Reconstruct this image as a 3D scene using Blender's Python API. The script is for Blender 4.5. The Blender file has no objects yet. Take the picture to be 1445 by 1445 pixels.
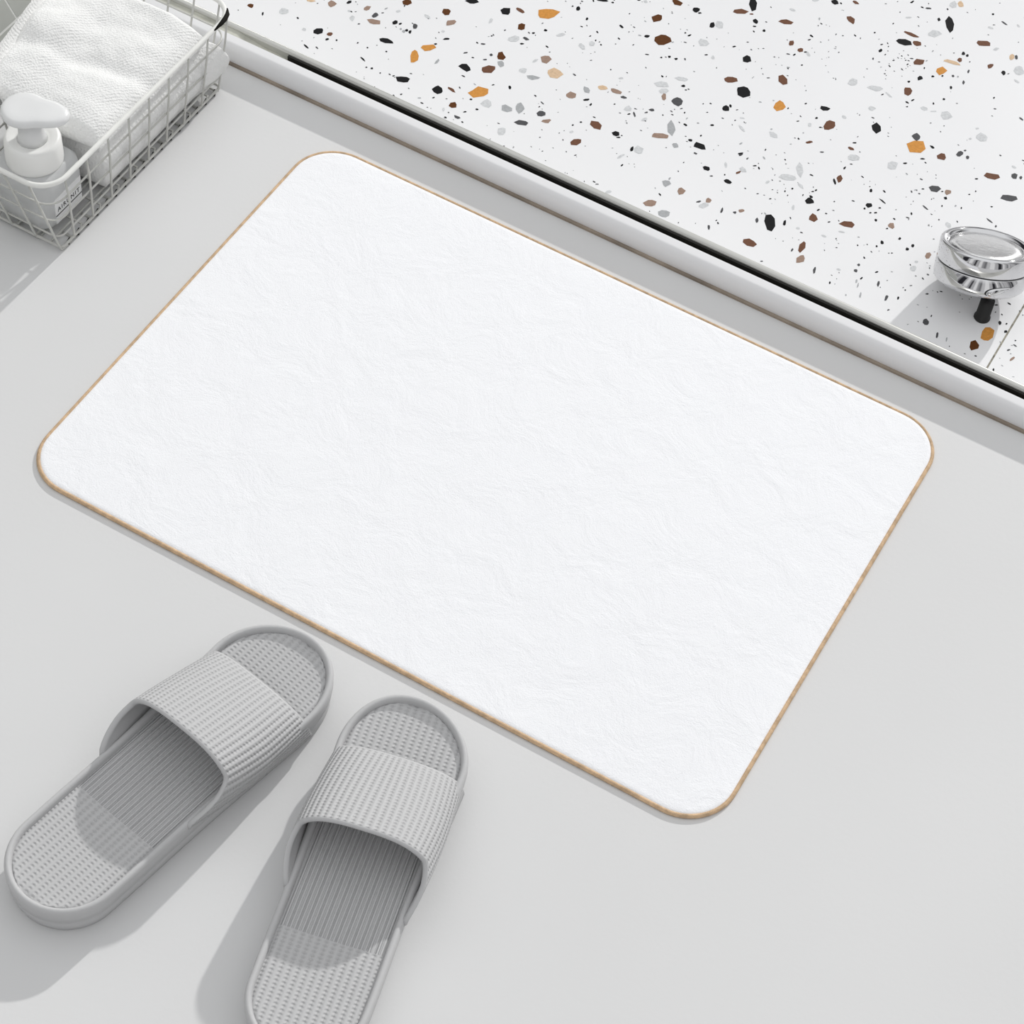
import bpy, bmesh, math, random
from mathutils import Vector, Matrix, noise
PI = math.pi
S = bpy.context.scene
COL = S.collection

# ---------------------------------------------------------------- camera
cam_data = bpy.data.cameras.new('camera')
cam_data.sensor_width = 36
cam_data.lens = 81.166
cam_data.clip_start = 0.05
cam = bpy.data.objects.new('camera', cam_data)
COL.objects.link(cam)
rot = Matrix(((0.8666, -0.4357, 0.2434), (0.4935, 0.6751, -0.5484), (0.0747, 0.5953, 0.8000)))
cam.matrix_world = Matrix.Translation((0.4830, -1.0386, 1.4513)) @ rot.to_4x4()
S.camera = cam

# ---------------------------------------------------------------- light
S.view_settings.view_transform = 'Standard'
S.view_settings.look = 'None'
S.view_settings.exposure = 0.0
S.view_settings.gamma = 1.0
S.view_settings.use_curve_mapping = False

world = bpy.data.worlds.new('world')
S.world = world
world.use_nodes = True
nt = world.node_tree
nt.nodes.clear()
out = nt.nodes.new('ShaderNodeOutputWorld')
bg = nt.nodes.new('ShaderNodeBackground')
bg.inputs['Strength'].default_value = 0.96
tc = nt.nodes.new('ShaderNodeTexCoord')
sep = nt.nodes.new('ShaderNodeSeparateXYZ')
nt.links.new(tc.outputs['Generated'], sep.inputs[0])
at = nt.nodes.new('ShaderNodeMath'); at.operation = 'ARCTAN2'
nt.links.new(sep.outputs['Y'], at.inputs[0]); nt.links.new(sep.outputs['X'], at.inputs[1])
comb = nt.nodes.new('ShaderNodeCombineXYZ')
nt.links.new(at.outputs[0], comb.inputs[0])
nz = nt.nodes.new('ShaderNodeTexNoise')                 # dark bands added round the horizon for the chrome, in place of furniture
nz.inputs['Scale'].default_value = 2.6
nz.inputs['Detail'].default_value = 3
nt.links.new(comb.outputs[0], nz.inputs['Vector'])
r1 = nt.nodes.new('ShaderNodeValToRGB')
r1.color_ramp.elements[0].position = 0.43; r1.color_ramp.elements[0].color = (0.03, 0.03, 0.035, 1)
r1.color_ramp.elements[1].position = 0.56; r1.color_ramp.elements[1].color = (0.9, 0.9, 0.9, 1)
nt.links.new(nz.outputs[0], r1.inputs[0])
e3 = r1.color_ramp.elements.new(0.475); e3.color = (0.38, 0.38, 0.39, 1)
r2 = nt.nodes.new('ShaderNodeValToRGB')                 # the bands end above the walls: plain white ceiling
r2.color_ramp.elements[0].position = 0.55; r2.color_ramp.elements[0].color = (0, 0, 0, 1)
r2.color_ramp.elements[1].position = 0.80; r2.color_ramp.elements[1].color = (1, 1, 1, 1)
nt.links.new(sep.outputs['Z'], r2.inputs[0])
mx = nt.nodes.new('ShaderNodeMix'); mx.data_type = 'RGBA'
nt.links.new(r2.outputs[0], mx.inputs[0]); nt.links.new(r1.outputs[0], mx.inputs[6])
mx.inputs[7].default_value = (0.98, 0.99, 1.0, 1)
nt.links.new(mx.outputs[2], bg.inputs['Color'])
nt.links.new(bg.outputs[0], out.inputs[0])

sun_data = bpy.data.lights.new('sun', 'SUN')
sun_data.energy = 2.05
sun_data.angle = math.radians(1.2)
sun_data.color = (1.0, 0.99, 0.97)
sun = bpy.data.objects.new('sun', sun_data)
COL.objects.link(sun)
SUN_AZ, SUN_EL = math.radians(87), math.radians(26)     # where the sun stands
sd = Vector((math.cos(SUN_EL)*math.cos(SUN_AZ), math.cos(SUN_EL)*math.sin(SUN_AZ), math.sin(SUN_EL)))
sun.rotation_euler = sd.to_track_quat('Z', 'Y').to_euler()
sun.location = sd*3

# ---------------------------------------------------------------- helpers
def mat(name, color, rough=0.5, metal=0.0, trans=0.0, spec=0.5, ior=1.45, noise_scale=None, noise_amt=0.0, bump=None):
    """principled material; noise_amt varies the colour a little, bump = (scale, distance, strength)"""
    m = bpy.data.materials.new(name); m.use_nodes = True
    t = m.node_tree; b = t.nodes['Principled BSDF']
    b.inputs['Base Color'].default_value = (*color, 1)
    b.inputs['Roughness'].default_value = rough
    b.inputs['Metallic'].default_value = metal
    b.inputs['Transmission Weight'].default_value = trans
    b.inputs['Specular IOR Level'].default_value = spec
    b.inputs['IOR'].default_value = ior
    c = t.nodes.new('ShaderNodeTexCoord')
    if noise_scale:
        n = t.nodes.new('ShaderNodeTexNoise'); n.inputs['Scale'].default_value = noise_scale; n.inputs['Detail'].default_value = 4
        t.links.new(c.outputs['Object'], n.inputs['Vector'])
        r = t.nodes.new('ShaderNodeValToRGB')
        r.color_ramp.elements[0].position = 0.3; r.color_ramp.elements[1].position = 0.7
        r.color_ramp.elements[0].color = (*[v*(1-noise_amt) for v in color], 1)
        r.color_ramp.elements[1].color = (*[min(1, v*(1+noise_amt)) for v in color], 1)
        t.links.new(n.outputs[0], r.inputs[0]); t.links.new(r.outputs[0], b.inputs['Base Color'])
    if bump:
        n = t.nodes.new('ShaderNodeTexNoise'); n.inputs['Scale'].default_value = bump[0]; n.inputs['Detail'].default_value = 5
        t.links.new(c.outputs['Object'], n.inputs['Vector'])
        bp = t.nodes.new('ShaderNodeBump'); bp.inputs['Distance'].default_value = bump[1]; bp.inputs['Strength'].default_value = bump[2]
        t.links.new(n.outputs[0], bp.inputs['Height']); t.links.new(bp.outputs[0], b.inputs['Normal'])
    return m

def obj(name, bm, m, parent=None, smooth=True, loc=None):
    me = bpy.data.meshes.new(name)
    bmesh.ops.recalc_face_normals(bm, faces=bm.faces[:])
    bm.to_mesh(me); bm.free()
    for mm in (m if isinstance(m, (list, tuple)) else [m]): me.materials.append(mm)
    if smooth:
        for p in me.polygons: p.use_smooth = True
    o = bpy.data.objects.new(name, me); COL.objects.link(o)
    if parent: o.parent = parent
    if loc: o.location = loc
    return o

def tag(o, label=None, cat=None, group=None, kind=None):
    if label: o['label'] = label
    if cat: o['category'] = cat
    if group: o['group'] = group
    if kind: o['kind'] = kind
    return o

def thing(name, label, cat, loc=(0, 0, 0), rz=0, group=None):
    o = bpy.data.objects.new(name, None); COL.objects.link(o)
    o.location = loc; o.rotation_euler = (0, 0, rz); o.empty_display_size = 0.02
    return tag(o, label, cat, group)

def add_box(bm, x0, x1, y0, y1, z0, z1, mi=0):
    vs = [bm.verts.new(p) for p in ((x0,y0,z0),(x1,y0,z0),(x1,y1,z0),(x0,y1,z0),(x0,y0,z1),(x1,y0,z1),(x1,y1,z1),(x0,y1,z1))]
    fs = []
    for f in ((3,2,1,0),(4,5,6,7),(0,1,5,4),(1,2,6,5),(2,3,7,6),(3,0,4,7)):
        fc = bm.faces.new([vs[i] for i in f]); fc.material_index = mi; fs.append(fc)
    return fs

def add_tube(bm, pts, r, closed=False, seg=8):
    pts = [Vector(p) for p in pts]; n = len(pts)
    rings = []; up = None
    for i, p in enumerate(pts):
        a = pts[(i-1) % n] if (closed or i > 0) else p
        b = pts[(i+1) % n] if (closed or i < n-1) else p
        t = (b-a).normalized()
        if up is None:
            up = Vector((0, 0, 1)) if abs(t.z) < 0.9 else Vector((1, 0, 0))
        up = (up - t*up.dot(t)).normalized()
        s = t.cross(up)
        rr = r[i] if isinstance(r, (list, tuple)) else r
        rings.append([bm.verts.new(p + (up*math.cos(k*2*PI/seg) + s*math.sin(k*2*PI/seg))*rr) for k in range(seg)])
    m = n if closed else n-1
    for i in range(m):
        A, B = rings[i], rings[(i+1) % n]
        for k in range(seg):
            bm.faces.new((A[k], A[(k+1) % seg], B[(k+1) % seg], B[k]))
    if not closed:
        bm.faces.new(rings[0][::-1]); bm.faces.new(rings[-1])

def add_lathe(bm, prof, seg=64, origin=(0, 0, 0), M=None):
    """prof: (radius, height) pairs from the bottom axis point to the top axis point"""
    rings = []
    M = M or Matrix.Identity(3); o = Vector(origin)
    for r, h in prof:
        if r < 1e-6: rings.append([bm.verts.new(o + M @ Vector((0, 0, h)))])
        else: rings.append([bm.verts.new(o + M @ Vector((r*math.cos(k*2*PI/seg), r*math.sin(k*2*PI/seg), h))) for k in range(seg)])
    for A, B in zip(rings, rings[1:]):
        if len(A) == 1 and len(B) == 1: continue
        for k in range(seg):
            q = (k+1) % seg
            if len(A) == 1: bm.faces.new((A[0], B[k], B[q]))
            elif len(B) == 1: bm.faces.new((A[k], A[q], B[0]))
            else: bm.faces.new((A[k], A[q], B[q], B[k]))

def rounded_rect(x0, x1, y0, y1, r, n=10):
    pts = []
    for cx, cy, a0 in ((x1-r, y1-r, 0), (x0+r, y1-r, 90), (x0+r, y0+r, 180), (x1-r, y0+r, 270)):
        for i in range(n+1):
            a = math.radians(a0 + 90*i/n)
            pts.append((cx + r*math.cos(a), cy + r*math.sin(a)))
    return pts

def extrude_profile(bm, prof, x0, x1, mi=0):
    """closed (y, z) profile swept along X"""
    A = [bm.verts.new((x0, y, z)) for y, z in prof]; B = [bm.verts.new((x1, y, z)) for y, z in prof]
    n = len(prof)
    for i in range(n):
        f = bm.faces.new((A[i], A[(i+1) % n], B[(i+1) % n], B[i])); f.material_index = mi
    for f in (bm.faces.new(A[::-1]), bm.faces.new(B)): f.material_index = mi

# ---------------------------------------------------------------- setting
M_floor = mat('floor_microcement', (0.68, 0.68, 0.68), rough=0.55, noise_scale=3, noise_amt=0.02, bump=(220, 0.0006, 0.15), spec=0.3)
bm = bmesh.new(); add_box(bm, -1.3, 1.3, -1.3, 0.2575, -0.04, 0)
tag(obj('floor', bm, M_floor, smooth=False), 'smooth pale grey floor under the mat and slippers', 'floor', kind='structure')

M_rail = mat('rail_enamel', (0.80, 0.80, 0.81), rough=0.25, spec=0.5)
M_seal = mat('rail_sealant', (0.30, 0.25, 0.20), rough=0.7, noise_scale=30, noise_amt=0.3)
M_slot = mat('slot_rubber', (0.012, 0.011, 0.009), rough=0.5)
M_olive = mat('slot_lip', (0.22, 0.22, 0.17), rough=0.5)
M_plug = mat('slot_filler', (0.50, 0.50, 0.44), rough=0.6, noise_scale=60, noise_amt=0.25)
M_frame = mat('frame_metal', (0.60, 0.60, 0.57), rough=0.28, metal=0.6)
bm = bmesh.new()
prof = [(0.2580, 0.0)]
for i in range(13):                                     # rounded nose
    a = PI - PI/2*i/12
    prof.append((0.2655 + 0.0075*math.cos(a), 0.0065 + 0.0128*math.sin(a)))
prof += [(0.2722, 0.0195), (0.2722, 0.0)]
extrude_profile(bm, prof, -0.612, 1.3)
o = obj('trim_1', bm, M_rail); tag(o, 'white enamel bullnose rail between the grey floor and the terrazzo', 'rail', kind='structure')
em = o.modifiers.new('edges', 'EDGE_SPLIT'); em.split_angle = math.radians(50)
bm = bmesh.new(); add_box(bm, -0.612, 1.3, 0.2553, 0.2580, 0, 0.0022)
obj('sealant_line', bm, M_seal, o, smooth=False)['label'] = 'brown sealant line along the foot of the rail'
bm = bmesh.new(); add_box(bm, -0.376, 1.3, 0.2722, 0.2742, 0, 0.0135)
obj('rail_lip', bm, M_olive, o, smooth=False)['label'] = 'olive grey lip inside the slot'

bm = bmesh.new()
prof = [(0.2812, -0.03), (0.2812, 0.0178), (0.2816, 0.0192), (0.2828, 0.0203), (0.2845, 0.0207), (0.2862, 0.0203), (0.2868, 0.0196), (0.2868, -0.03)]
extrude_profile(bm, prof, -0.612, 1.3)
o = obj('trim_2', bm, M_frame); tag(o, 'thin satin metal edging bar along the terrazzo', 'edging', kind='structure')
o.modifiers.new('edges', 'EDGE_SPLIT').split_angle = math.radians(50)
bm = bmesh.new(); add_box(bm, -0.379, 1.3, 0.2722, 0.2812, -0.004, 0.002); add_box(bm, -0.377, 1.3, 0.2790, 0.28115, 0.001, 0.0172)
obj('slot_seal', bm, M_slot, o, smooth=False)['label'] = 'black rubber seal deep in the slot'
bm = bmesh.new()
A = [(-0.612, 0.0175), (-0.43, 0.0175), (-0.402, 0.0125), (-0.385, 0.0120), (-0.378, 0.0110)]
for (xa, za), (xb, zb) in zip(A, A[1:]):
    vs = [bm.verts.new(p) for p in ((xa, 0.2722, 0), (xa, 0.2812, 0), (xa, 0.2812, za), (xa, 0.2722, za), (xb, 0.2722, 0), (xb, 0.2812, 0), (xb, 0.2812, zb), (xb, 0.2722, zb))]
    for f in ((3,2,1,0),(4,5,6,7),(0,1,5,4),(1,2,6,5),(2,3,7,6),(3,0,4,7)): bm.faces.new([vs[i] for i in f])
obj('slot_filler', bm, M_plug, o, smooth=False)['label'] = 'pale filler closing the slot near the basket'

# terrazzo: white slab with inlaid chips of stone; (x, y) in 0.1 mm, half axes in 0.01 mm, angle in degrees, colour
CHIPS = '''-4622,3469,368,256,147,C;-4331,3580,465,410,117,L;-4468,3438,267,82,117,K;-4165,3575,141,99,147,K;-3913,3537,518,425,-125,K;-3803,3557,298,247,-104,B;-3786,3484,200,129,-105,K;-3708,3523,120,97,117,K;-4200,3846,464,197,-153,P;-4011,3923,427,374,138,T;-3889,4031,300,163,-95,K;-3703,4058,428,260,-91,T;-3591,4015,371,236,-88,D;-3554,3934,596,389,-160,T;-3654,3829,115,97,-139,D;-3385,4041,330,270,99,K;-3335,4051,185,108,-108,K;-3442,4345,447,416,122,C;-3295,3991,146,98,118,G;-3255,3980,195,164,113,G;-3241,4007,170,147,111,K;-3201,4005,258,136,107,K;-3204,4100,342,231,118,D;-3065,4437,399,396,-161,C;-2953,4329,523,315,-115,T;-2939,4704,619,325,-152,K;-2874,4115,335,166,-135,K;-3327,3775,677,358,-162,K;-3898,3294,352,99,160,K;-3370,3442,333,88,158,K;-3236,3385,141,113,117,K;-3141,3376,94,80,114,K;-3244,3652,95,81,113,K;-3416,3598,95,81,114,K;-3286,3367,98,93,-120,K;-2956,3910,687,470,-131,O;-2997,3743,907,359,118,O;-2924,3421,633,420,-159,K;-2786,3801,381,128,-89,G;-2589,3480,539,481,106,K;-2489,3556,463,190,169,B;-2367,3385,439,352,113,C;-2256,3668,967,656,-129,O;-2124,3583,537,481,-174,L;-2261,3274,316,175,-178,D;-2189,3246,133,76,151,K;-2527,3880,642,434,166,K;-2343,3988,721,486,-131,B;-2274,3545,146,115,-139,K;-2236,3374,161,114,-142,K;-2163,3463,145,114,-139,K;-2355,3282,92,79,109,K;-2567,3372,143,83,-110,K;-2430,4079,200,93,-136,D;-2552,4251,231,120,-161,D;-2628,4053,239,92,-129,D;-2607,4233,131,85,158,K;-2415,4164,216,147,116,D;-2538,4036,115,95,-167,K;-2920,3998,133,119,-129,K;-3747,3860,415,247,120,L;-2673,3294,161,92,-144,G;-2604,4768,552,528,108,K;-2500,4853,482,216,170,B;-2257,4963,1026,710,-129,O;-2372,4663,494,367,113,C;-2345,4473,609,425,-132,L;-2256,4540,318,168,173,D;-2251,4460,210,101,-144,K;-2237,4649,177,127,-139,K;-2162,4748,164,149,-110,K;-2048,5190,293,211,117,K;-1912,5111,207,125,108,K;-2111,5191,111,100,-107,K;-1917,5427,570,160,-152,K;-1819,5456,149,111,139,K;-1591,5203,311,133,154,K;-1706,4836,341,238,130,L;-1772,4751,446,221,141,L;-2330,4200,532,363,115,C;-2282,4113,406,343,107,G;-1964,4404,562,465,107,T;-1810,4284,774,592,-176,P;-2071,4148,403,346,-131,L;-1940,4120,551,300,-157,G;-1536,4111,450,384,-100,T;-1452,4258,445,302,139,G;-1343,4362,465,274,-151,P;-1218,4393,504,321,-171,T;-1118,4362,294,172,-170,D;-2055,3883,247,137,114,K;-1388,4140,300,167,-134,K;-1326,4106,178,94,-89,K;-1941,3629,580,437,-164,G;-1845,3700,627,430,117,G;-1736,3540,592,314,-152,D;-1646,3750,448,360,-136,D;-1558,3690,469,250,-124,T;-1158,3894,622,402,152,B;-1206,3601,574,370,-114,B;-1833,3344,496,366,-93,L;-957,3897,356,289,-148,K;-911,3873,188,95,-143,K;-1014,4252,395,358,116,L;-683,3834,505,386,108,L;-740,3807,353,137,102,K;-930,4218,330,88,127,D;-912,4715,762,477,-150,L;-853,4647,441,342,-134,L;-810,4578,478,251,124,T;-673,4596,578,527,95,D;-785,4887,573,253,-152,L;-728,4810,178,146,-129,K;-1361,5500,624,396,-111,C;-1184,5266,808,699,-119,C;-1322,5221,251,179,-138,K;-1313,5811,540,412,170,C;-1107,5818,370,308,-125,K;-1058,5801,181,104,-141,K;-685,6205,945,412,112,K;-739,6046,698,321,-151,B;-633,6074,200,105,-142,B;-878,5714,422,231,106,K;-823,5759,512,418,98,L;-558,6001,334,289,136,K;-535,5931,181,103,-141,K;-430,5927,187,140,104,K;-833,5450,528,495,-147,L;-995,5464,223,91,-115,K;-1043,5472,112,98,-110,K;-394,5481,472,408,-108,K;-1018,5091,155,121,105,K;-952,5102,166,145,-112,K;-1077,5038,125,100,-132,K;-570,5565,190,96,-126,K;-395,5137,607,445,-136,B;-224,5063,788,691,151,K;-260,4767,375,307,113,K;-239,4820,205,112,129,K;-268,4499,188,122,-150,K;-477,4364,198,139,167,K;-564,4253,869,378,118,G;-597,4108,781,314,-152,T;-243,4191,569,355,-179,K;-346,4214,207,118,-178,D;-435,4073,282,222,131,G;-824,4363,261,170,-140,D;-851,4304,181,92,-127,D;-231,4085,189,117,-178,D;111,4311,224,118,-142,K;-1707,3873,218,84,157,D;-1290,3854,120,95,-136,K;-1529,5042,166,87,151,K;-669,5314,258,157,111,L;-950,4816,143,85,147,K;-1639,4370,214,89,162,D;-37,6693,377,336,84,K;136,6806,335,194,162,B;23,6710,133,94,152,K;593,7127,269,102,-105,K;947,7321,562,377,102,L;1006,7369,453,276,105,P;-205,6608,389,179,-142,L;-308,6166,632,334,-156,B;201,6547,533,360,145,B;764,7136,279,130,-150,D;706,7112,157,104,179,K;914,7044,262,154,107,K;1032,7033,1027,419,113,K;1472,7363,324,113,167,D;1327,7421,162,118,96,K;653,6902,301,126,-143,L;783,6693,692,229,-179,B;749,6548,780,412,-163,K;873,6609,427,332,-150,B;958,6828,662,445,-135,L;1409,6976,692,357,-149,B;-137,5916,402,235,-86,B;-23,5883,369,275,94,B;621,6313,244,154,-94,K;-18,6121,198,109,148,K;992,6378,552,371,-125,B;1262,6554,909,229,-169,P;1311,6629,292,227,118,B;1219,6387,626,470,-114,O;1303,6731,233,167,99,K;1345,6727,182,133,97,K;1587,6716,384,209,-99,B;1733,6703,330,201,104,K;1716,6954,385,220,105,P;1754,6974,357,153,109,D;1842,6825,592,500,94,L;14,5416,578,453,129,B;579,5762,553,428,98,L;796,5811,674,342,-150,L;1091,6176,321,244,-113,K;1022,6073,156,128,84,K;1184,6269,176,119,-135,K;1259,6328,128,98,94,K;1343,6383,179,132,97,D;1442,6528,228,100,100,D;1463,6359,248,101,110,D;1070,5945,500,412,112,B;1390,6227,224,133,106,K;1396,6042,164,134,-113,K;143,5078,701,494,106,O;512,5289,413,363,-154,K;644,5108,632,501,97,B;1021,5321,671,427,107,K;498,5131,169,130,100,K;1154,5863,198,92,-114,K;1121,5805,187,107,173,K;1145,5750,108,89,-114,K;1287,5820,332,269,-154,L;1379,5834,290,94,-144,L;1499,5852,570,453,-122,L;876,5542,369,263,-146,L;260,4702,439,285,161,L;575,4803,343,157,-135,B;476,4789,130,103,138,K;933,4948,334,183,174,B;930,5032,218,92,-143,K;1006,4859,512,401,-129,L;1433,5302,977,898,-122,O;1383,5431,457,408,106,D;1685,5333,489,425,80,B;1556,5391,223,135,163,K;1807,5452,374,223,-102,D;1888,5451,237,146,105,D;1832,5521,137,90,-136,D;1893,5770,575,499,-119,L;1345,4961,597,475,93,L;1434,5056,185,112,-139,K;1543,5198,218,91,-143,K;602,4280,681,386,-150,L;655,4441,885,345,116,L;1011,4534,459,274,109,B;987,4477,362,104,128,K;991,4684,192,87,-96,K;731,4756,196,92,-151,D;901,4127,386,365,120,K;889,4183,197,131,171,K;872,4249,132,88,-138,K;1018,3954,536,380,106,B;1314,4054,695,424,-162,B;718,3690,922,522,119,K;828,3751,244,94,108,K;1311,4557,227,113,111,K;1453,4497,363,84,160,K;1374,4380,317,246,-115,K;1461,4329,175,102,-124,K;1423,4302,116,86,-133,K;1355,4319,136,95,104,K;1469,4404,132,87,-138,K;1502,4244,180,126,104,K;1646,4261,341,280,113,T;1634,4352,149,86,166,K;1809,4642,340,96,162,D;1786,4913,568,419,-120,D;1906,4935,360,293,85,T;1921,4854,186,142,96,K;2167,5352,680,398,-157,B;2344,5474,407,302,95,D;2401,5485,213,128,100,D;2411,5187,719,386,-149,D;2367,4819,357,84,160,D;2064,5241,135,89,-137,K;2086,5020,105,84,-118,K;2074,4557,332,236,160,L;1091,4069,112,88,177,K;1773,4157,171,110,-106,K;2113,6211,317,103,161,D;1883,6666,350,145,167,L;1812,5692,156,113,-132,L;1813,5857,157,114,-131,L;2317,4990,118,86,-132,K;2120,5089,93,64,102,K;-281,3601,425,378,80,G;-124,3584,503,357,110,T;-282,3297,608,381,-128,T;-123,3251,509,398,-148,G;69,3563,253,112,-129,D;136,3620,311,237,111,T;290,3579,330,102,102,D;399,3621,159,136,-122,D;439,3673,303,203,-130,T;608,3646,282,153,112,D;674,3363,538,464,-173,B;125,3542,530,297,-134,L;286,3330,327,118,112,D;1085,3571,648,253,98,B;1138,3436,522,332,-96,T;1026,3498,251,85,95,D;1295,3389,414,116,106,D;1597,3666,176,123,-86,D;1605,3584,185,165,96,D;1836,3554,322,99,103,D;1964,3441,387,131,99,D;1757,3347,364,82,105,G;1661,3476,229,82,105,G;829,3754,355,118,105,K;1192,3807,223,115,176,L;1302,3942,253,94,-159,L;-60,3972,311,243,-172,K;180,3932,377,277,166,K;204,4087,256,127,-114,B;-431,4073,313,246,129,G;-348,4209,212,122,-177,K;121,4311,265,168,-106,D;661,4112,121,85,107,K;702,4179,121,85,106,K;221,4139,420,264,155,L;481,4128,256,127,-114,L;1663,4022,144,115,94,K;1640,3957,120,98,91,K;1773,4162,144,97,-102,K;1883,4080,189,133,103,K;2051,3499,205,82,102,K;1834,3564,247,89,103,D;1691,3441,352,63,103,G;1962,3435,280,113,101,D;2051,3494,193,75,102,K;2069,4109,377,284,91,T;2025,3894,326,253,96,L;2365,3378,337,241,124,D;2379,3468,156,62,99,D;2510,3293,377,87,105,D;2599,3292,257,62,104,G;2868,3549,954,499,98,O;2828,3363,584,438,-107,C;2917,3726,208,126,105,K;2999,3663,169,138,-109,K;3101,3480,190,87,-118,D;3166,3408,337,124,-110,T;3130,3558,165,84,169,D;2246,3685,171,101,-140,D;3110,3613,89,72,84,K;1888,4082,145,103,103,K;1909,4146,199,129,99,K;1660,4027,258,150,119,K;1639,3958,127,90,104,K;1786,3958,94,69,-134,K'''
M_terr = mat('terrazzo_white', (0.84, 0.84, 0.85), rough=0.30, noise_scale=5, noise_amt=0.015, spec=0.4)
CC = {'K': (0.010, 0.010, 0.011), 'D': (0.085, 0.085, 0.09), 'G': (0.40, 0.41, 0.42), 'L': (0.62, 0.63, 0.64),
      'B': (0.16, 0.075, 0.045), 'C': (0.11, 0.040, 0.012), 'O': (0.62, 0.28, 0.065), 'P': (0.66, 0.48, 0.32), 'T': (0.33, 0.23, 0.18)}
keys = list(CC)
mats = [M_terr] + [mat('stone_chip_' + n, CC[k], rough=0.30, noise_scale=400, noise_amt=0.12, spec=0.12)
        for k, n in zip(keys, ('black', 'charcoal', 'grey', 'pale_grey', 'brown', 'russet', 'amber', 'sand', 'taupe'))]
mats.append(mat('tile_joint', (0.30, 0.28, 0.23), rough=0.8, noise_scale=300, noise_amt=0.5))
bm = bmesh.new()
TX0, TX1, TY0, TY1, TZ = -1.3, 1.3, 0.2868, 1.6, -0.015
add_box(bm, TX0, TX1, TY0, TY1, -0.06, TZ, 0)
add_box(bm, 0.3012, 0.3028, TY0, TY1, TZ - 0.002, TZ + 0.0001, len(mats)-1)
rnd = random.Random(7)
level = 0
def chip(x, y, a, b, ang, k, n=9, rough=0.22, sq=1.0):
    """one flat irregular chip let into the slab"""
    global level
    level = (level + 1) % 40
    z = TZ + 0.00008 + level*0.000002
    ca, sa = math.cos(ang), math.sin(ang); vs = []
    ph = rnd.random()*6
    for i in range(n):
        t = ph + 2*PI*(i + rnd.uniform(-0.25, 0.25))/n
        r = 1.06 + rnd.uniform(-rough, rough)
        u, v = a*r*math.cos(t), b*r*math.sin(t)
        vs.append((x + u*ca - v*sa, y + u*sa + v*ca))
    if min(p[1] for p in vs) < TY0: vs = [(p[0], max(p[1], TY0 + 0.0002)) for p in vs]
    f = bm.faces.new([bm.verts.new((p[0], p[1], z)) for p in vs]); f.material_index = 1 + keys.index(k)
taken = []
for e in CHIPS.split(';'):
    x, y, a, b, ang, k = e.split(',')
    x, y, a, b = int(x)/1e4, int(y)/1e4, int(a)/1e5, int(b)/1e5
    chip(x, y, a, b, math.radians(int(ang)), k, rnd.choice((6, 7, 8)) if a > 0.0018 else 6)
    taken.append((x, y, a))
def free(x, y, r):
    return all((x-p[0])**2 + (y-p[1])**2 > (p[2] + r)**2 for p in taken)
# fine black specks, thrown in loose clusters over the whole slab
cl = [(rnd.uniform(-0.6, 0.75), rnd.uniform(0.31, 0.95), rnd.uniform(0.012, 0.035)) for _ in range(150)]
for i in range(3000):
    if rnd.random() < 0.45:
        c = rnd.choice(cl); x, y = rnd.gauss(c[0], c[2]), rnd.gauss(c[1], c[2])
    else: x, y = rnd.uniform(-0.6, 0.8), rnd.uniform(0.30, 0.98)
    if y < 0.2885: continue
    r = rnd.choice((0.0004, 0.0005, 0.0006, 0.0007, 0.0009, 0.0011))
    if free(x, y, r):
        chip(x, y, r*rnd.uniform(1, 1.9), r*0.75, rnd.uniform(0, PI), rnd.choice('KKKKKDDG'), 6, 0.1)
for i in range(2600):                                   # the rest of the slab, out past the picture
    x, y = rnd.uniform(-1.25, 1.25), rnd.uniform(0.3, 1.58)
    if -0.66 < x < 0.56 and y < 0.90: continue
    a = rnd.choice((0.001, 0.001, 0.001, 0.002, 0.004, 0.006))
    chip(x, y, a, a*rnd.uniform(0.4, 0.9), rnd.uniform(0, PI), rnd.choice('KKDGLBTCO'), 8)
for i in range(170):                                    # pale grey chips that hardly show
    x, y = rnd.uniform(-0.45, 0.6), rnd.uniform(0.30, 0.85)
    if free(x, y, 0.004): chip(x, y, rnd.uniform(0.0015, 0.0045), rnd.uniform(0.001, 0.002), rnd.uniform(0, PI), 'L', 8)
me = bpy.data.meshes.new('terrazzo_floor'); bm.to_mesh(me); bm.free()
for m in mats: me.materials.append(m)
o = bpy.data.objects.new('terrazzo_floor', me); COL.objects.link(o)
tag(o, 'white terrazzo slab with black, brown and amber stone chips', 'terrazzo', kind='structure')

# mosaic tiled side behind the basket: leans back from its foot
M_tile = mat('mosaic_tile', (0.46, 0.47, 0.44), rough=0.3, noise_scale=14, noise_amt=0.08)
M_grout = mat('mosaic_grout', (0.80, 0.80, 0.78), rough=0.8)
bm = bmesh.new()
wd = Vector((-0.55, 0, 0.835)); wn = Vector((0.835, 0, 0.55))
foot = Vector((-0.596, 0, 0))
def wall_box(s0, s1, y0, y1, n0, n1, mi):
    vs = []
    for n in (n0, n1):
        for s, y in ((s0, y0), (s1, y0), (s1, y1), (s0, y1)):
            vs.append(bm.verts.new(foot + wd*s + wn*n + Vector((0, y, 0))))
    for f in ((3,2,1,0),(4,5,6,7),(0,1,5,4),(1,2,6,5),(2,3,7,6),(3,0,4,7)):
        fc = bm.faces.new([vs[i] for i in f]); fc.material_index = mi
wall_box(-0.02, 0.66, -0.9, 0.95, -0.03, 0.0, 1)
for i in range(-1, 22):
    for j in range(-30, 31):
        s0 = 0.018 + 0.030*(i - 1) + 0.0008; y0 = 0.185 + 0.030*(j - 5) + 0.0008
        wall_box(max(s0, 0), s0 + 0.0280, y0, y0 + 0.0280, 0.0, 0.0003, 0)
o = obj('wall_left', bm, [M_tile, M_grout], smooth=False)
tag(o, 'grey mosaic tiled side behind the basket', 'wall', kind='structure')

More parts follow.
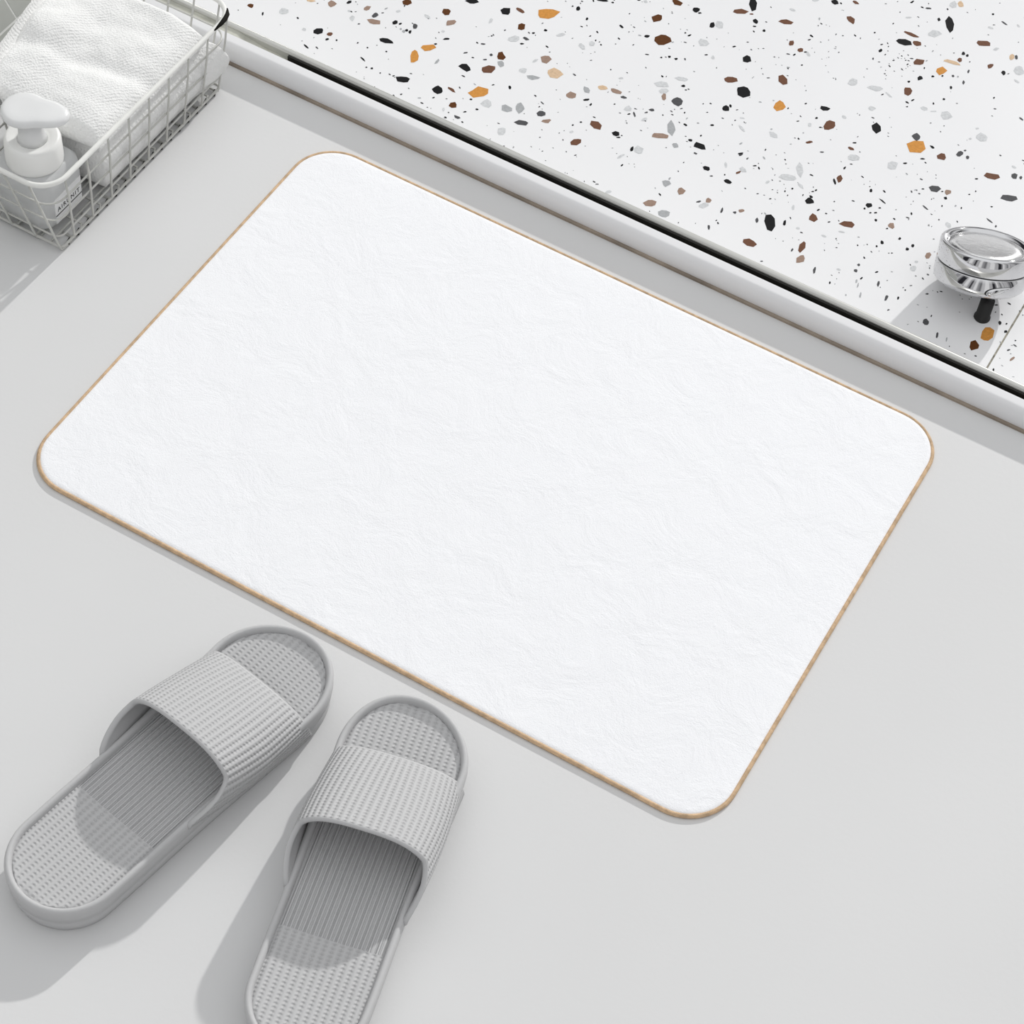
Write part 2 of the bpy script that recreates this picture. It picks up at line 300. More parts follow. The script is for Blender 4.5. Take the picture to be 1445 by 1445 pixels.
# ---------------------------------------------------------------- bath mat
M_mat = mat('mat_fleece', (0.91, 0.915, 0.935), rough=0.95, spec=0.1)
t = M_mat.node_tree; b = t.nodes['Principled BSDF']; c = t.nodes.new('ShaderNodeTexCoord')
n1 = t.nodes.new('ShaderNodeTexNoise'); n1.inputs['Scale'].default_value = 900; n1.inputs['Detail'].default_value = 3
n2 = t.nodes.new('ShaderNodeTexNoise'); n2.inputs['Scale'].default_value = 26; n2.inputs['Detail'].default_value = 7; n2.inputs['Roughness'].default_value = 0.65; n2.inputs['Distortion'].default_value = 0.6
b1 = t.nodes.new('ShaderNodeBump'); b1.inputs['Distance'].default_value = 0.0006; b1.inputs['Strength'].default_value = 0.5
b2 = t.nodes.new('ShaderNodeBump'); b2.inputs['Distance'].default_value = 0.004; b2.inputs['Strength'].default_value = 0.42
for n in (n1, n2): t.links.new(c.outputs['Object'], n.inputs['Vector'])
t.links.new(n1.outputs[0], b1.inputs['Height']); t.links.new(n2.outputs[0], b2.inputs['Height'])
t.links.new(b1.outputs[0], b2.inputs['Normal']); t.links.new(b2.outputs[0], b.inputs['Normal'])
M_bind = mat('mat_binding', (0.60, 0.42, 0.26), rough=0.75, noise_scale=180, noise_amt=0.22, bump=(900, 0.0008, 0.6))
bath_mat = thing('bath_mat', 'white fleece bath mat with rounded corners and a thin tan edge binding', 'bath mat')
HX, HY = 0.305, 0.219
loop = rounded_rect(-HX, HX, -HY, HY, 0.040, 12)
bm = bmesh.new()
rings = []
for ins, z in ((0.0025, 0.0003), (0.0018, 0.0018), (0.0022, 0.0027), (0.0034, 0.0033), (0.006, 0.0035)):
    pts = rounded_rect(-HX + ins, HX - ins, -HY + ins, HY - ins, 0.040 - ins, 12)
    rings.append([bm.verts.new((x, y, z)) for x, y in pts])
for A, B in zip(rings, rings[1:]):
    for i in range(len(A)):
        j = (i+1) % len(A); bm.faces.new((A[i], A[j], B[j], B[i]))
bm.faces.new(rings[0][::-1]); bm.faces.new(rings[-1])
obj('mat_surface', bm, M_mat, bath_mat)
bm = bmesh.new()
def dens(pts, closed=True, step=0.02):
    res = []; n = len(pts)
    for i in range(n if closed else n-1):
        a, b_ = Vector(pts[i]), Vector(pts[(i+1) % n]); k = max(1, int((b_-a).length/step))
        res += [a.lerp(b_, q/k) for q in range(k)]
    return res
pts = dens([(x, y, 0.0020) for x, y in rounded_rect(-HX + 0.0012, HX - 0.0012, -HY + 0.0012, HY - 0.0012, 0.0388, 12)])
add_tube(bm, pts, 0.0015, closed=True, seg=8)
pts = dens([(x, y, 0.0015) for x, y in rounded_rect(-HX + 0.0008, HX - 0.0008, -HY + 0.0008, HY - 0.0008, 0.0392, 12)])
add_tube(bm, pts, 0.0015, closed=True, seg=8)
obj('binding', bm, M_bind, bath_mat)['label'] = 'tan fabric binding'

# ---------------------------------------------------------------- slippers
def rib_material(name, color, pitch, dots, strength=0.9):
    """grey foam with moulded lengthwise ribs (UV in metres) and rows of small bumps between them; dots = V ranges with bumps"""
    m = mat(name, color, rough=0.62, spec=0.3)
    t = m.node_tree; b = t.nodes['Principled BSDF']
    uv = t.nodes.new('ShaderNodeUVMap'); uv.uv_map = 'UVMap'
    sp = t.nodes.new('ShaderNodeSeparateXYZ'); t.links.new(uv.outputs[0], sp.inputs[0])
    def M(op, a, b_=None, c_=None):
        n = t.nodes.new('ShaderNodeMath'); n.operation = op
        for i, v in enumerate((a, b_, c_)):
            if v is None: continue
            if isinstance(v, (int, float)): n.inputs[i].default_value = v
            else: t.links.new(v, n.inputs[i])
        return n.outputs[0]
    cu = M('COSINE', M('MULTIPLY', sp.outputs[0], 2*PI/pitch))
    rib = M('POWER', M('MULTIPLY_ADD', cu, 0.5, 0.5), 0.6)
    valley = M('POWER', M('MULTIPLY_ADD', cu, -0.5, 0.5), 1.5)
    bead = M('POWER', M('MULTIPLY_ADD', M('COSINE', M('MULTIPLY', sp.outputs[1], 2*PI/(pitch*0.56))), 0.5, 0.5), 0.8)
    fine = M('MULTIPLY_ADD', M('COSINE', M('MULTIPLY', sp.outputs[0], 6*PI/pitch)), 0.5, 0.5)
    w = None
    for v0, v1 in dots:
        k = M('MULTIPLY', M('GREATER_THAN', sp.outputs[1], v0), M('LESS_THAN', sp.outputs[1], v1))
        w = k if w is None else M('ADD', w, k)
    beads = M('MULTIPLY', M('MULTIPLY', valley, bead), w)
    h = M('ADD', rib, M('MULTIPLY', beads, 0.50))
    plain = M('MULTIPLY', M('SUBTRACT', 1.0, w), M('MULTIPLY', fine, 0.45))
    h = M('ADD', h, plain)
    bp = t.nodes.new('ShaderNodeBump'); bp.inputs['Distance'].default_value = 0.0014; bp.inputs['Strength'].default_value = strength
    t.links.new(h, bp.inputs['Height']); t.links.new(bp.outputs[0], b.inputs['Normal'])
    return m

GREY = (0.52, 0.52, 0.523)
M_sole = mat('slipper_foam', GREY, rough=0.6, spec=0.3, bump=(500, 0.0003, 0.3))
M_foot = rib_material('slipper_footbed_ribs', GREY, 0.0056, ((-1, 0.088), (0.190, 1)))
M_strap = rib_material('slipper_strap_ribs', GREY, 0.0052, ((-1, 1),))
L = 0.286
def toe_rise(y): return 0.0055*max(0, (y - 0.195)/0.091)**2
def outline(ins=0.0, n=26, side=1):
    """sole outline: rounded heel at y=0, rounded toe at y=L; side=-1 mirrors it"""
    rh, rt = 0.0425, 0.0480
    pts = []
    for i in range(n+1):                                # toe, from right to left; slightly pointed to the inside
        a = PI*i/n
        x = rt*math.cos(a); y = L - rt*1.05 + rt*1.05*math.sin(a)
        x += 0.004*math.sin(a)**2
        pts.append((x, y))
    for i in range(1, 12):                              # left side, with a light waist
        f = i/12; y = (L - rt*1.05)*(1-f) + rh*f
        x = -(rt*(1-f) + rh*f) + 0.0022*math.sin(PI*f)**2
        pts.append((x, y))
    for i in range(n+1):
        a = PI + PI*i/n
        pts.append((rh*math.cos(a), rh + rh*math.sin(a)))
    for i in range(1, 12):
        f = i/12; y = rh*(1-f) + (L - rt*1.05)*f
        x = (rh*(1-f) + rt*f) - 0.0012*math.sin(PI*f)**2
        pts.append((x, y))
    if ins:
        m = len(pts); res = []
        for i in range(m):
            a, c_ = Vector(pts[i-1]), Vector(pts[(i+1) % m])
            t_ = (c_-a).normalized(); nrm = Vector((-t_.y, t_.x))     # to the inside for this winding
            res.append((pts[i][0] + nrm.x*ins, pts[i][1] + nrm.y*ins))
        pts = res
    return [(x*side, y) for x, y in pts]

def half_at(y, side, ins):
    pts = outline(ins, side=side); xs = []
    m = len(pts)
    for i in range(m):
        (xa, ya), (xb, yb) = pts[i], pts[(i+1) % m]
        if (ya-y)*(yb-y) <= 0 and ya != yb: xs.append(xa + (xb-xa)*(y-ya)/(yb-ya))
    return (min(xs), max(xs)) if len(xs) >= 2 else (0, 0)

def bed_z(y):
    """height of the footbed: a little cupped at the heel, rising at the toe"""
    return 0.0272 + toe_rise(y) + 0.0012*max(0, 1 - y/0.05)

def slipper(name, label, loc, rz, side):
    root = thing(name, label, 'slipper', loc, rz, 'pair of grey foam slippers')
    # sole: side wall with a shallow moulded groove, raised lip round the footbed
    bm = bmesh.new(); rings = []
    for ins, z in ((0.0045, 0.0), (0.0028, 0.0012), (0.0018, 0.006), (0.0012, 0.0125), (0.0019, 0.0135), (0.0019, 0.0148), (0.0006, 0.0160), (0.0, 0.022), (0.0, 0.0275), (0.0008, 0.0298), (0.0024, 0.0309), (0.0042, 0.0303), (0.0052, 0.0285), (0.0056, 0.0250), (0.0057, 0.0100)):
        rings.append([bm.verts.new((x, y, z + (toe_rise(y) if 0.012 < z < 0.0305 or abs(z - 0.0309) < 1e-5 else 0))) for x, y in outline(ins, side=side)])
    for A, B in zip(rings, rings[1:]):
        for i in range(len(A)):
            j = (i+1) % len(A); bm.faces.new((A[i], A[j], B[j], B[i]))
    bm.faces.new(rings[0]); bm.faces.new(rings[-1])
    obj('sole', bm, M_sole, root)
    # footbed
    bm = bmesh.new(); uvl = bm.loops.layers.uv.new('UVMap')
    NV, NU = 110, 28; ins = 0.0052
    grid = []
    for i in range(NV+1):
        y = ins + 0.0003 + (L - 2*ins - 0.0006)*(0.5 - 0.5*math.cos(PI*i/NV))
        x0, x1 = half_at(y, side, ins)
        row = []
        for j in range(NU+1):
            f = j/NU; x = x0 + (x1-x0)*f
            edge = 1 - abs(2*f-1)
            z = bed_z(y) - 0.0016*(1 - min(1, edge/0.10))**2 - 0.0012*math.sin(PI*f)
            e2 = min(1, min(y - ins, L - ins - y)/0.006); z -= 0.0016*(1-e2)**2
            row.append(bm.verts.new((x, y, z)))
        grid.append(row)
    for i in range(NV):
        for j in range(NU):
            f = bm.faces.new((grid[i][j], grid[i][j+1], grid[i+1][j+1], grid[i+1][j]))
            for lp in f.loops: lp[uvl].uv = (lp.vert.co.x, lp.vert.co.y)
    obj('footbed', bm, M_foot, root)
    # strap
    bm = bmesh.new(); uvl = bm.loops.layers.uv.new('UVMap')
    NS, NP = 44, 72; TH = 0.0040
    def surf(s, q, d):
        """s 0 front .. 1 rear, q 0..1 across, d = inset for the inner face"""
        ph = PI*q; cu, su = math.cos(ph), max(0.0, math.sin(ph))
        Wr = 0.0492 + 0.0024*s + 0.0022*math.sin(PI*min(1, s*1.0)) - d
        z0 = 0.012 + 0.0145*max(0.0, (s-0.45)/0.55)**1.3
        ztop = 0.0465 + 0.0255*s**0.85
        H = ztop - z0 - d
        p = 2.5 + 0.3*s
        u = Wr*math.copysign(abs(cu)**(2/p), cu)
        z = z0 + H*su**(2/p)
        hgt = su**(2/p)
        wb = 0.0490 - 0.0046*s - d; e_ = min(1.0, hgt/0.45); e_ = e_*e_*(3-2*e_)
        u *= (wb + (Wr - wb)*e_)/Wr
        vf = 0.2330 - 0.007*hgt
        k = min(1.0, max(0.0, (hgt - 0.04)/0.62)); k = k*k*(3-2*k)
        vr = 0.1160 + 0.034*k + 0.003*hgt
        v = vf + (vr - vf)*s
        u += 0.001*side*hgt
        return Vector((u*1.0, v, z))
    def sheet(d):
        g = [[surf(i/NS, j/NP, d) for j in range(NP+1)] for i in range(NS+1)]
        return g
    outer = sheet(0.0)
    # roll the front and rear rims over with extra rows
    inner = sheet(TH)
    rows = []
    def mix(a, b_, f): return a.lerp(b_, f)
    def rim(end, out_dir):
        res = []
        for ang in (30, 60, 90, 120, 150):
            a = math.radians(ang); row = []
            for j in range(NP+1):
                o_, i_ = outer[end][j], inner[end][j]
                c_ = (o_ + i_)/2; h_ = (o_ - i_)/2
                row.append(c_ + h_*math.cos(a) + Vector((0, out_dir*0.0020, 0))*math.sin(a))
            res.append(row)
        return res
    seq = [r for r in outer] + rim(NS, -1) + [r for r in inner[::-1]] + rim(0, 1)[::-1]
    V = [[bm.verts.new(p) for p in r] for r in seq]
    # arc length across, measured on the outer middle row
    mid = outer[NS//2]; arc = [0.0]
    for j in range(NP): arc.append(arc[-1] + (mid[j+1]-mid[j]).length)
    half = arc[-1]/2; arc = [a - half for a in arc]
    m = len(V)
    for i in range(m):
        A, B = V[i], V[(i+1) % m]
        is_rim = NS <= i < NS + 6 or i >= m - 6
        for j in range(NP):
            f = bm.faces.new((A[j], A[j+1], B[j+1], B[j]))
            f.material_index = 1 if (is_rim or i >= NS) else 0
            for lp, jj in zip(f.loops, (j, j+1, j+1, j)):
                lp[uvl].uv = (arc[jj], lp.vert.co.y)
    bm.faces.new([r[0] for r in V]); bm.faces.new([r[NP] for r in V][::-1])
    obj('strap', bm, [M_strap, M_sole], root)
    return root

slipper('slipper', 'grey ribbed foam slipper wholly in view, beside the near corner of the mat', (-0.0675, -0.5265, 0), -math.radians(10.3), 1)
slipper('slipper', 'grey ribbed foam slipper whose heel is cut off by the photo edge', (0.1445, -0.5265, 0), math.radians(12.8), -1)

# ---------------------------------------------------------------- wire basket
M_wire = mat('basket_wire_shaded', (0.56, 0.56, 0.53), rough=0.35, noise_scale=90, noise_amt=0.06)  # greyer than the rim: the wires' shaded side is put into the colour
M_rim = mat('basket_rim_enamel', (0.82, 0.82, 0.79), rough=0.35, noise_scale=90, noise_amt=0.04)
M_under = mat('basket_chip_and_shade', (0.012, 0.011, 0.009), rough=0.7, spec=0.1)  # worn black on the rim, and the painted shade at the foot
BX0, BX1, BY0, BY1 = -0.515, -0.4125, -0.0125, 0.2240      # foot
RX0, RX1, RY0, RY1, RZ = -0.525, -0.4100, -0.0238, 0.2475, 0.080
basket = thing('wire_basket', 'white wire basket holding a folded towel and a pump bottle', 'basket', (BX1, BY0, 0))
def bobj(name, bm, m, label=None):
    bmesh.ops.translate(bm, verts=bm.verts[:], vec=(-BX1, -BY0, 0))
    o = obj(name, bm, m, basket)
    if label: o['label'] = label
    return o
bm = bmesh.new(); add_tube(bm, dens([(x, y, RZ) for x, y in rounded_rect(RX0, RX1, RY0, RY1, 0.024, 10)], step=0.02), 0.0023, closed=True, seg=10)
bobj('rim', bm, M_rim, 'thick rounded top rim')
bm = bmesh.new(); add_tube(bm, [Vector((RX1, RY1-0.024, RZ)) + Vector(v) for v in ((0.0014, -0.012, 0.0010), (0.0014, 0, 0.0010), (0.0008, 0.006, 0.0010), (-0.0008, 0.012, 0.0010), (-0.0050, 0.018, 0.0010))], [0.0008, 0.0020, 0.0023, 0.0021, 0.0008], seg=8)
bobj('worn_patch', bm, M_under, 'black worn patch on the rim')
bm = bmesh.new(); add_tube(bm, dens([(x, y, 0.0045) for x, y in rounded_rect(BX0, BX1, BY0, BY1, 0.004, 4)], step=0.02), 0.0013, closed=True, seg=8)
bobj('foot_wire', bm, M_wire)
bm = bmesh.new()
for k in range(17):  # black slivers added under the foot wire as its contact shadow
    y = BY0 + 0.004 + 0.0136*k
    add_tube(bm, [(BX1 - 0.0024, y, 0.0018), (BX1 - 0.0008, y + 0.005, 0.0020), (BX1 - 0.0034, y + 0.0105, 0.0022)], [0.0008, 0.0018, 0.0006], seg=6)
bobj('foot_shade', bm, M_under, 'dark spots painting the contact shade along the foot wire')
WR = 0.00105
def lerp(a, b_, f): return a + (b_-a)*f
long_y = []
for k in range(9):
    yt, yb = -0.0021 + 0.0295*k, 0.0047 + 0.0268*k
    if yt > 0.236: yt = 0.236
    long_y.append((yt, yb))
for yt, yb in long_y:                                    # near long side and its twin on the far side
    for xt, xb, s in ((RX1, BX1, 1), (RX0, BX0, -1)):
        bm = bmesh.new()
        add_tube(bm, [(xt, yt, RZ), (xt + 0.0003*s, lerp(yt, yb, 0.3), 0.056), (xb + 0.0006*s, lerp(yt, yb, 0.9), 0.008), (xb + 0.0002*s, yb, 0.0030), (xb - 0.003*s, yb, 0.0014), (xb - 0.012*s, yb, 0.0014)], WR, seg=6)
        bobj('side_wire', bm, M_wire)
for k in range(5):                                       # short ends
    for yt, yb, s in ((RY0, BY0, -1), (RY1, BY1, 1)):
        xt, xb = -0.4310 - 0.0258*k, -0.4130 - 0.0247*k
        if s > 0: xt, xb = -0.4265 - 0.0258*k, -0.4270 - 0.0247*k
        if xt < RX0 + 0.004: continue
        bm = bmesh.new()
        add_tube(bm, [(xt, yt, RZ), (lerp(xt, xb, 0.9), lerp(yt, yb, 0.9), 0.008), (xb, yb + 0.0003*s, 0.003), (xb, yb - 0.003*s, 0.0014), (xb, yb - 0.014*s, 0.0014)], WR, seg=6)
        bobj('end_wire', bm, M_wire)
for z in (0.056, 0.036, 0.016):                          # level wires round all four sides
    f = 1 - z/RZ
    bm = bmesh.new()
    xa, xb, ya, yb = lerp(RX0, BX0, f), lerp(RX1, BX1, f) - 0.0012, lerp(RY0, BY0, f) + 0.0015, lerp(RY1, BY1, f) - 0.0015
    add_tube(bm, dens([(x, y, z) for x, y in rounded_rect(xa, xb, ya, yb, lerp(0.022, 0.004, f), 6)], step=0.02), 0.0009, closed=True, seg=6)
    bobj('level_wire', bm, M_wire)
for k in range(1, 9):                                    # the floor of the basket
    yb = long_y[k-1][1] + 0.0134
    bm = bmesh.new(); add_tube(bm, [(BX0, yb, 0.0062), (BX1 - 0.002, yb, 0.0062), (BX1 + 0.0004, yb - 0.004, 0.0050), (BX1 - 0.001, yb - 0.010, 0.0030)], WR, seg=6)
    bobj('floor_wire', bm, M_wire)
for x in (-0.425, -0.44, -0.46, -0.48, -0.50):
    bm = bmesh.new(); add_tube(bm, [(x, BY0, 0.0040), (x, BY1, 0.0040)], WR, seg=6)
    bobj('floor_wire', bm, M_wire)

# ---------------------------------------------------------------- towel
M_towel = mat('towel_terry', (0.85, 0.85, 0.84), rough=0.95, spec=0.1)
t = M_towel.node_tree; b = t.nodes['Principled BSDF']; c = t.nodes.new('ShaderNodeTexCoord')
vo = t.nodes.new('ShaderNodeTexVoronoi'); vo.inputs['Scale'].default_value = 520
mp = t.nodes.new('ShaderNodeMapping'); mp.inputs['Rotation'].default_value = (0, 0, 0.6); mp.inputs['Scale'].default_value = (1, 1, 1)
wv = t.nodes.new('ShaderNodeTexWave'); wv.inputs['Scale'].default_value = 120; wv.inputs['Distortion'].default_value = 1.2; wv.inputs['Detail'].default_value = 1
t.links.new(c.outputs['Object'], vo.inputs['Vector']); t.links.new(c.outputs['Object'], mp.inputs[0]); t.links.new(mp.outputs[0], wv.inputs['Vector'])
b1 = t.nodes.new('ShaderNodeBump'); b1.inputs['Distance'].default_value = 0.0010; b1.inputs['Strength'].default_value = 0.5
b2 = t.nodes.new('ShaderNodeBump'); b2.inputs['Distance'].default_value = 0.0010; b2.inputs['Strength'].default_value = 0.20
t.links.new(vo.outputs['Distance'], b1.inputs['Height']); t.links.new(wv.outputs[0], b2.inputs['Height'])
t.links.new(b1.outputs[0], b2.inputs['Normal']); t.links.new(b2.outputs[0], b.inputs['Normal'])
towel = thing('folded_towel', 'white terry towel folded thickly and filling the wire basket', 'towel', (-0.47, 0.13, 0.008))
def soft_slab(name, corners, z0, z1f, n=70, m_=70, edge=0.012, shove=None):
    """soft folded cloth over a four-cornered patch: rounded edges, rumpled top"""
    bm = bmesh.new()
    def P(u, v):
        a = Vector(corners[0]).lerp(Vector(corners[1]), u); b_ = Vector(corners[3]).lerp(Vector(corners[2]), u)
        return a.lerp(b_, v)
    def build(top):
        g = []
        for i in range(n+1):
            row = []
            for j in range(m_+1):
                u, v = i/n, j/m_
                # crowd samples at the edges
                u, v = 0.5-0.5*math.cos(PI*u), 0.5-0.5*math.cos(PI*v)
                p = P(u, v)
                wx = (Vector(corners[1])-Vector(corners[0])).length; wy = (Vector(corners[3])-Vector(corners[0])).length
                d = min(u*wx, (1-u)*wx, v*wy, (1-v)*wy)
                h = z1f(p.x, p.y); mid = (z0 + h)/2
                e = min(1.0, d/edge); k = math.sqrt(max(0, 1-(1-e)**2))
                z = mid + (h-mid)*k if top else mid - (mid-z0)*k
                q = Vector((p.x, p.y, z))
                if shove: q = shove(q)
                row.append(bm.verts.new(q - Vector((-0.47, 0.13, 0.008))))
            g.append(row)
        return g
    T, B = build(True), build(False)
    for i in range(n):
        for j in range(m_):
            bm.faces.new((T[i][j], T[i+1][j], T[i+1][j+1], T[i][j+1])); bm.faces.new((B[i][j], B[i][j+1], B[i+1][j+1], B[i+1][j]))
    bmesh.ops.remove_doubles(bm, verts=bm.verts[:], dist=1e-6)
    return obj(name, bm, M_towel, towel)
def zb(x, y):
    s = 0.060 + 0.005*noise.noise(Vector((x*18, y*18, 0)))
    return s
def shove1(q):
    n = noise.noise(q*30)*0.0022
    q = q + Vector((n*0.4, n, 0))
    d = (Vector((q.x, q.y, q.z)) - Vector((-0.418, 0.224, 0.034))).length      # corner swelling out between the wires
    if d < 0.040: q += Vector((0.010, 0.012, 0))*(1 - d/0.040)
    return q
soft_slab('folded_layers', [(-0.509, 0.056), (-0.4150, 0.056), (-0.4150, 0.221), (-0.509, 0.221)], 0.0068, zb, edge=0.010, shove=shove1)
def zt(x, y):
    z = 0.0815
    f = lambda a: math.exp(-a*a)
    # long lazy folds running across the cloth
    z += 0.0028*f(((y - 0.150) - 0.35*(x + 0.47) )/0.016)
    z += 0.0020*f(((y - 0.085) + 0.55*(x + 0.47))/0.020)
    z -= 0.0030*f(((y - 0.118) - 0.25*(x + 0.47))/0.010)
    z += 0.0030*noise.noise(Vector((x*22, y*22, 3)))
    z += 0.0012*noise.noise(Vector((x*70, y*70, 5)))
    z += 0.009*max(0.0, min(1.0, (-0.490 - x)/0.022))
    if x > -0.45: z -= 0.012*((x + 0.45)/0.035)**2
    if y < 0.08: z -= 0.010*((0.08 - y)/0.04)**2
    return z
soft_slab('top_layer', [(-0.529, 0.040), (-0.4165, 0.054), (-0.4175, 0.212), (-0.561, 0.212)], 0.0560, zt, n=110, m_=110, edge=0.010, shove=lambda q: q + Vector((0, 0, 0.026))*max(0, min(1, (-0.502 - q.x)/0.012)) if q.z < 0.072 and q.x < -0.495 else q)

# ---------------------------------------------------------------- pump bottle
M_frost = mat('frosted_plastic', (0.80, 0.81, 0.81), rough=0.35, trans=0.35)
M_cream = mat('cream_plastic', (0.88, 0.88, 0.86), rough=0.30)
M_clear = mat('milky_clear_plastic', (0.90, 0.905, 0.905), rough=0.3, trans=0.2)
M_label = mat('label_paper', (0.86, 0.86, 0.86), rough=0.5)
M_ink = mat('label_ink', (0.03, 0.03, 0.03), rough=0.6)
PX, PY = -0.4570, 0.0180
bottle = thing('pump_bottle', 'frosted pump bottle with a cream collar in the corner of the wire basket', 'bottle', (PX, PY, 0.0075))
bm = bmesh.new(); rings = []
for hw, z in ((0.024, 0.0), (0.0275, 0.002), (0.029, 0.006), (0.029, 0.040), (0.0280, 0.048), (0.0240, 0.0530)):
    rings.append([bm.verts.new((x, y, z)) for x, y in rounded_rect(-hw, hw, -hw, hw, hw*0.45, 8)])
for A, B in zip(rings, rings[1:]):
    for i in range(len(A)):
        j = (i+1) % len(A); bm.faces.new((A[i], A[j], B[j], B[i]))
bm.faces.new(rings[0][::-1]); bm.faces.new(rings[-1])
obj('bottle_body', bm, M_frost, bottle)
bm = bmesh.new(); add_lathe(bm, [(0, 0.0525), (0.0238, 0.0525), (0.0242, 0.055), (0.0236, 0.0745), (0.0222, 0.0775), (0.0200, 0.0782), (0.0150, 0.0760), (0.0125, 0.0755), (0, 0.0755)], seg=72)
obj('collar', bm, M_cream, bottle)['label'] = 'wide cream collar'
bm = bmesh.new(); add_lathe(bm, [(0, 0.0750), (0.0130, 0.0750), (0.0112, 0.080), (0.0100, 0.1010), (0, 0.1010)], seg=48)
neck = obj('pump_neck', bm, M_clear, bottle)
# pump head: round disc drawn out into a short spout
bm = bmesh.new(); sa = math.radians(21)
def head_ring(sc, z):
    pts = []
    for k in range(72):
        a = 2*PI*k/72; r = 0.0195*sc
        d = math.cos(a)
        if d > 0.35: r += 0.0185*sc*((d-0.35)/0.65)**3.6
        pts.append((r*math.cos(a+sa) - 0.005, r*math.sin(a+sa), z))
    return [bm.verts.new(p) for p in pts]
rings = [head_ring(s, z) for s, z in ((0.86, 0.1000), (0.97, 0.1012), (1.0, 0.1028), (0.985, 0.1048), (0.93, 0.1064), (0.80, 0.1072), (0.55, 0.1074), (0.3, 0.1072))]
for A, B in zip(rings, rings[1:]):
    for i in range(len(A)):
        j = (i+1) % len(A); bm.faces.new((A[i], A[j], B[j], B[i]))
bm.faces.new(rings[0][::-1]); bm.faces.new(rings[-1])
obj('pump_head', bm, M_clear, bottle)['label'] = 'round milky pump head with a short spout'
bm = bmesh.new(); add_box(bm, 0.0290, 0.0294, -0.016, 0.020, 0.004, 0.032)
lab = obj('bottle_label', bm, M_label, bottle, smooth=False); lab['label'] = 'white label with small black print'
cu = bpy.data.curves.new('print', 'FONT'); cu.body = 'AIRUNIT'; cu.size = 0.0066; cu.align_x = 'CENTER'; cu.space_character = 1.25; cu.extrude = 0.00005
tmp = bpy.data.objects.new('print', cu); COL.objects.link(tmp)
bpy.context.view_layer.update()
me = bpy.data.meshes.new_from_object(tmp.evaluated_get(bpy.context.evaluated_depsgraph_get()))
bpy.data.objects.remove(tmp)
me.transform(Matrix(((0, 0, 1, 0.0296), (1, 0, 0, 0.002), (0, 1, 0, 0.0165), (0, 0, 0, 1))))
me.materials.clear(); me.materials.append(M_ink)
pr = bpy.data.objects.new('label_print', me); COL.objects.link(pr); pr.parent = lab
bm = bmesh.new(); add_box(bm, 0.0294, 0.0296, -0.016, 0.020, 0.0125, 0.0135)
obj('label_rule', bm, M_ink, lab, smooth=False)

# ---------------------------------------------------------------- chrome knob
M_chrome = mat('chrome', (0.66, 0.66, 0.67), rough=0.05, metal=1.0, noise_scale=30, noise_amt=0.02)
M_disc = mat('chrome_brushed', (0.80, 0.80, 0.80), rough=0.24, metal=1.0, bump=(160, 0.0008, 0.4))
M_line = mat('knob_gap', (0.01, 0.01, 0.01), rough=0.5)
ax_al, ax_az = math.radians(25), math.radians(112)
ax = Vector((math.sin(ax_al)*math.cos(ax_az), math.sin(ax_al)*math.sin(ax_az), math.cos(ax_al)))
Q = ax.to_track_quat('Z', 'Y').to_matrix()
KC = Vector((0.2600, 0.3880, 0.0035))
knob = thing('chrome_knob', 'round chrome knob tilted on a short stem, standing on the terrazzo', 'knob', (KC.x, KC.y, -0.015))
def kobj(name, bm, m, parent=knob, smooth=True):
    bmesh.ops.translate(bm, verts=bm.verts[:], vec=(-KC.x, -KC.y, 0.015))
    return obj(name, bm, m, parent, smooth)
R = 0.0400
bm = bmesh.new(); add_lathe(bm, [(0, 0.0), (R-0.006, 0.0), (R-0.0025, 0.0008), (R-0.0006, 0.003), (R, 0.006), (R, 0.0178), (R-0.0006, 0.0184), (0, 0.0184)], 96, KC, Q)
base = kobj('knob_body', bm, M_chrome)
base.modifiers.new('edges', 'EDGE_SPLIT').split_angle = math.radians(50)
bm = bmesh.new(); add_lathe(bm, [(0, 0.0180), (R-0.0009, 0.0180), (R-0.0009, 0.0196), (0, 0.0196)], 96, KC, Q)
kobj('gap_ring', bm, M_line)['label'] = 'thin black gap'
bm = bmesh.new(); add_lathe(bm, [(0, 0.0194), (R-0.0005, 0.0194), (R, 0.0200), (R, 0.0338), (R-0.0004, 0.0352), (R-0.0016, 0.0362), (R-0.0032, 0.0363), (R-0.0050, 0.0354), (R-0.0066, 0.0338), (R-0.0075, 0.0330), (0, 0.0330)], 96, KC, Q)
capo = kobj('knob_cap', bm, M_chrome)
capo.modifiers.new('edges', 'EDGE_SPLIT').split_angle = math.radians(50)
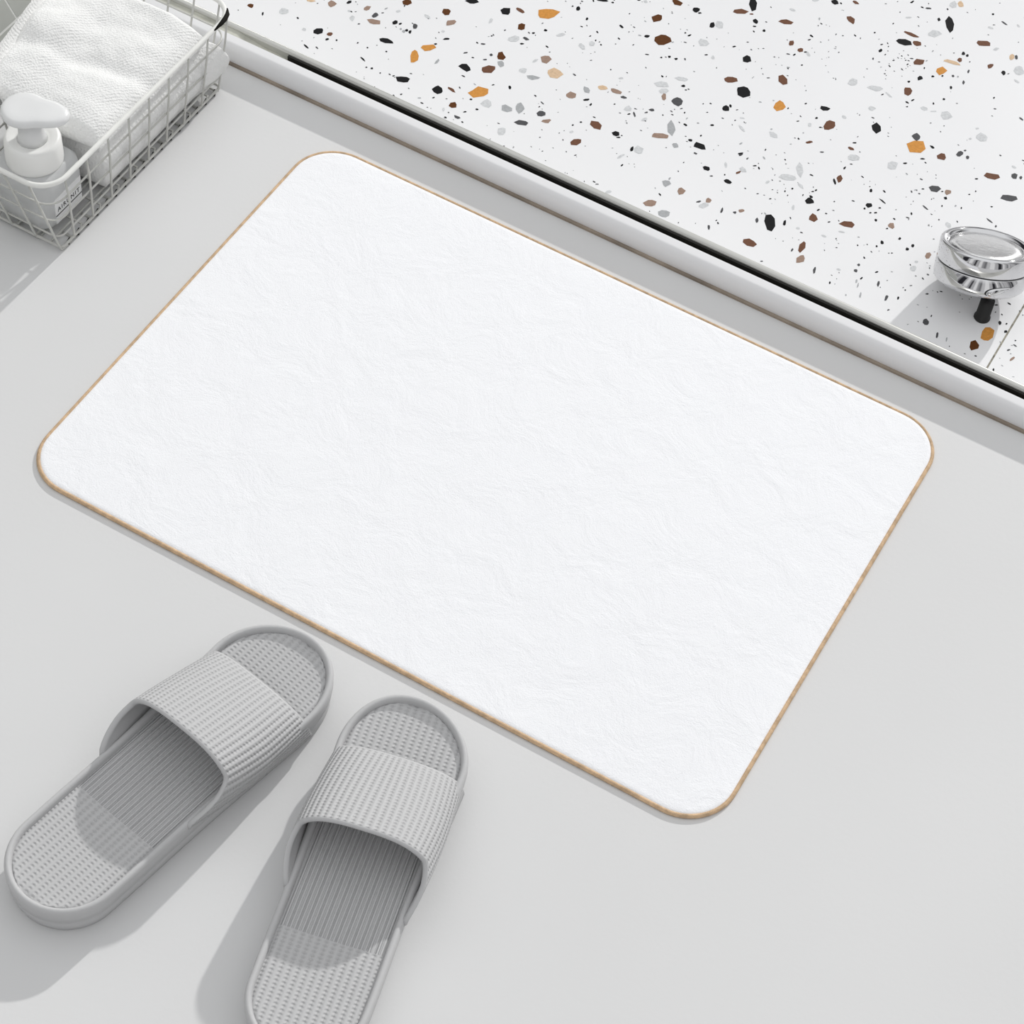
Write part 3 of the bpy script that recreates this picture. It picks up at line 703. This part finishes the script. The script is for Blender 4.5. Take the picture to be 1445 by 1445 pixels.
bm = bmesh.new(); add_lathe(bm, [(0, 0.0328), (R-0.0080, 0.0328), (R-0.0082, 0.0336), (R-0.016, 0.0346), (R-0.026, 0.0352), (0, 0.0354)], 96, KC, Q)
kobj('cap_disc', bm, M_disc)['label'] = 'brushed pale disc set in the cap'
# teardrop thumb lever on the body with a black seam round it
def on_body(th, h, r=R): return KC + Q @ Vector((r*math.cos(th), r*math.sin(th), h))
thc = None
best = 1e9
for k in range(720):                                     # the place on the body that faces the near right
    th = k*PI/360; d = Q @ Vector((math.cos(th), math.sin(th), 0))
    v = (d - Vector((0.62, -0.78, 0))).length
    if v < best: best, thc = v, th
def teardrop(sc, n=40):
    pts = []
    for k in range(n):
        a = 2*PI*k/n
        s_ = -0.5 + 0.5*math.cos(a)                      # -1 blunt end .. 0 tail
        pts.append((0.55*sc*(math.cos(a)*0.5) , 0.0037*sc*math.sin(a)*(0.75 - 0.45*math.cos(a)) + 0.0030*math.cos(a)))
    return pts
for nm, sc, lift, m in (('lever_seam', 1.12, 0.0003, M_line), ('thumb_lever', 1.0, 0.0014, M_chrome)):
    bm = bmesh.new(); c_ = None
    lo = [bm.verts.new(on_body(thc + a, 0.0095 + h, R - 0.001)) for a, h in teardrop(sc)]
    hi = [bm.verts.new(on_body(thc + a*0.98, 0.0095 + h*0.98, R + lift)) for a, h in teardrop(sc)]
    inn = [bm.verts.new(on_body(thc + a*0.6, 0.0095 + h*0.6, R + lift*1.5)) for a, h in teardrop(sc)]
    n = len(lo)
    for i in range(n):
        j = (i+1) % n
        bm.faces.new((lo[i], lo[j], hi[j], hi[i])); bm.faces.new((hi[i], hi[j], inn[j], inn[i]))
    bm.faces.new(inn)
    kobj(nm, bm, m)
bm = bmesh.new(); add_lathe(bm, [(0, 0.0), (0.0072, 0.0), (0.0072, 0.0015), (0.0062, 0.0022), (0.0062, 0.022), (0, 0.022)], 48, (0.2760, 0.3700, -0.015))
kobj('stem', bm, M_line)['label'] = 'short black stem under the knob'
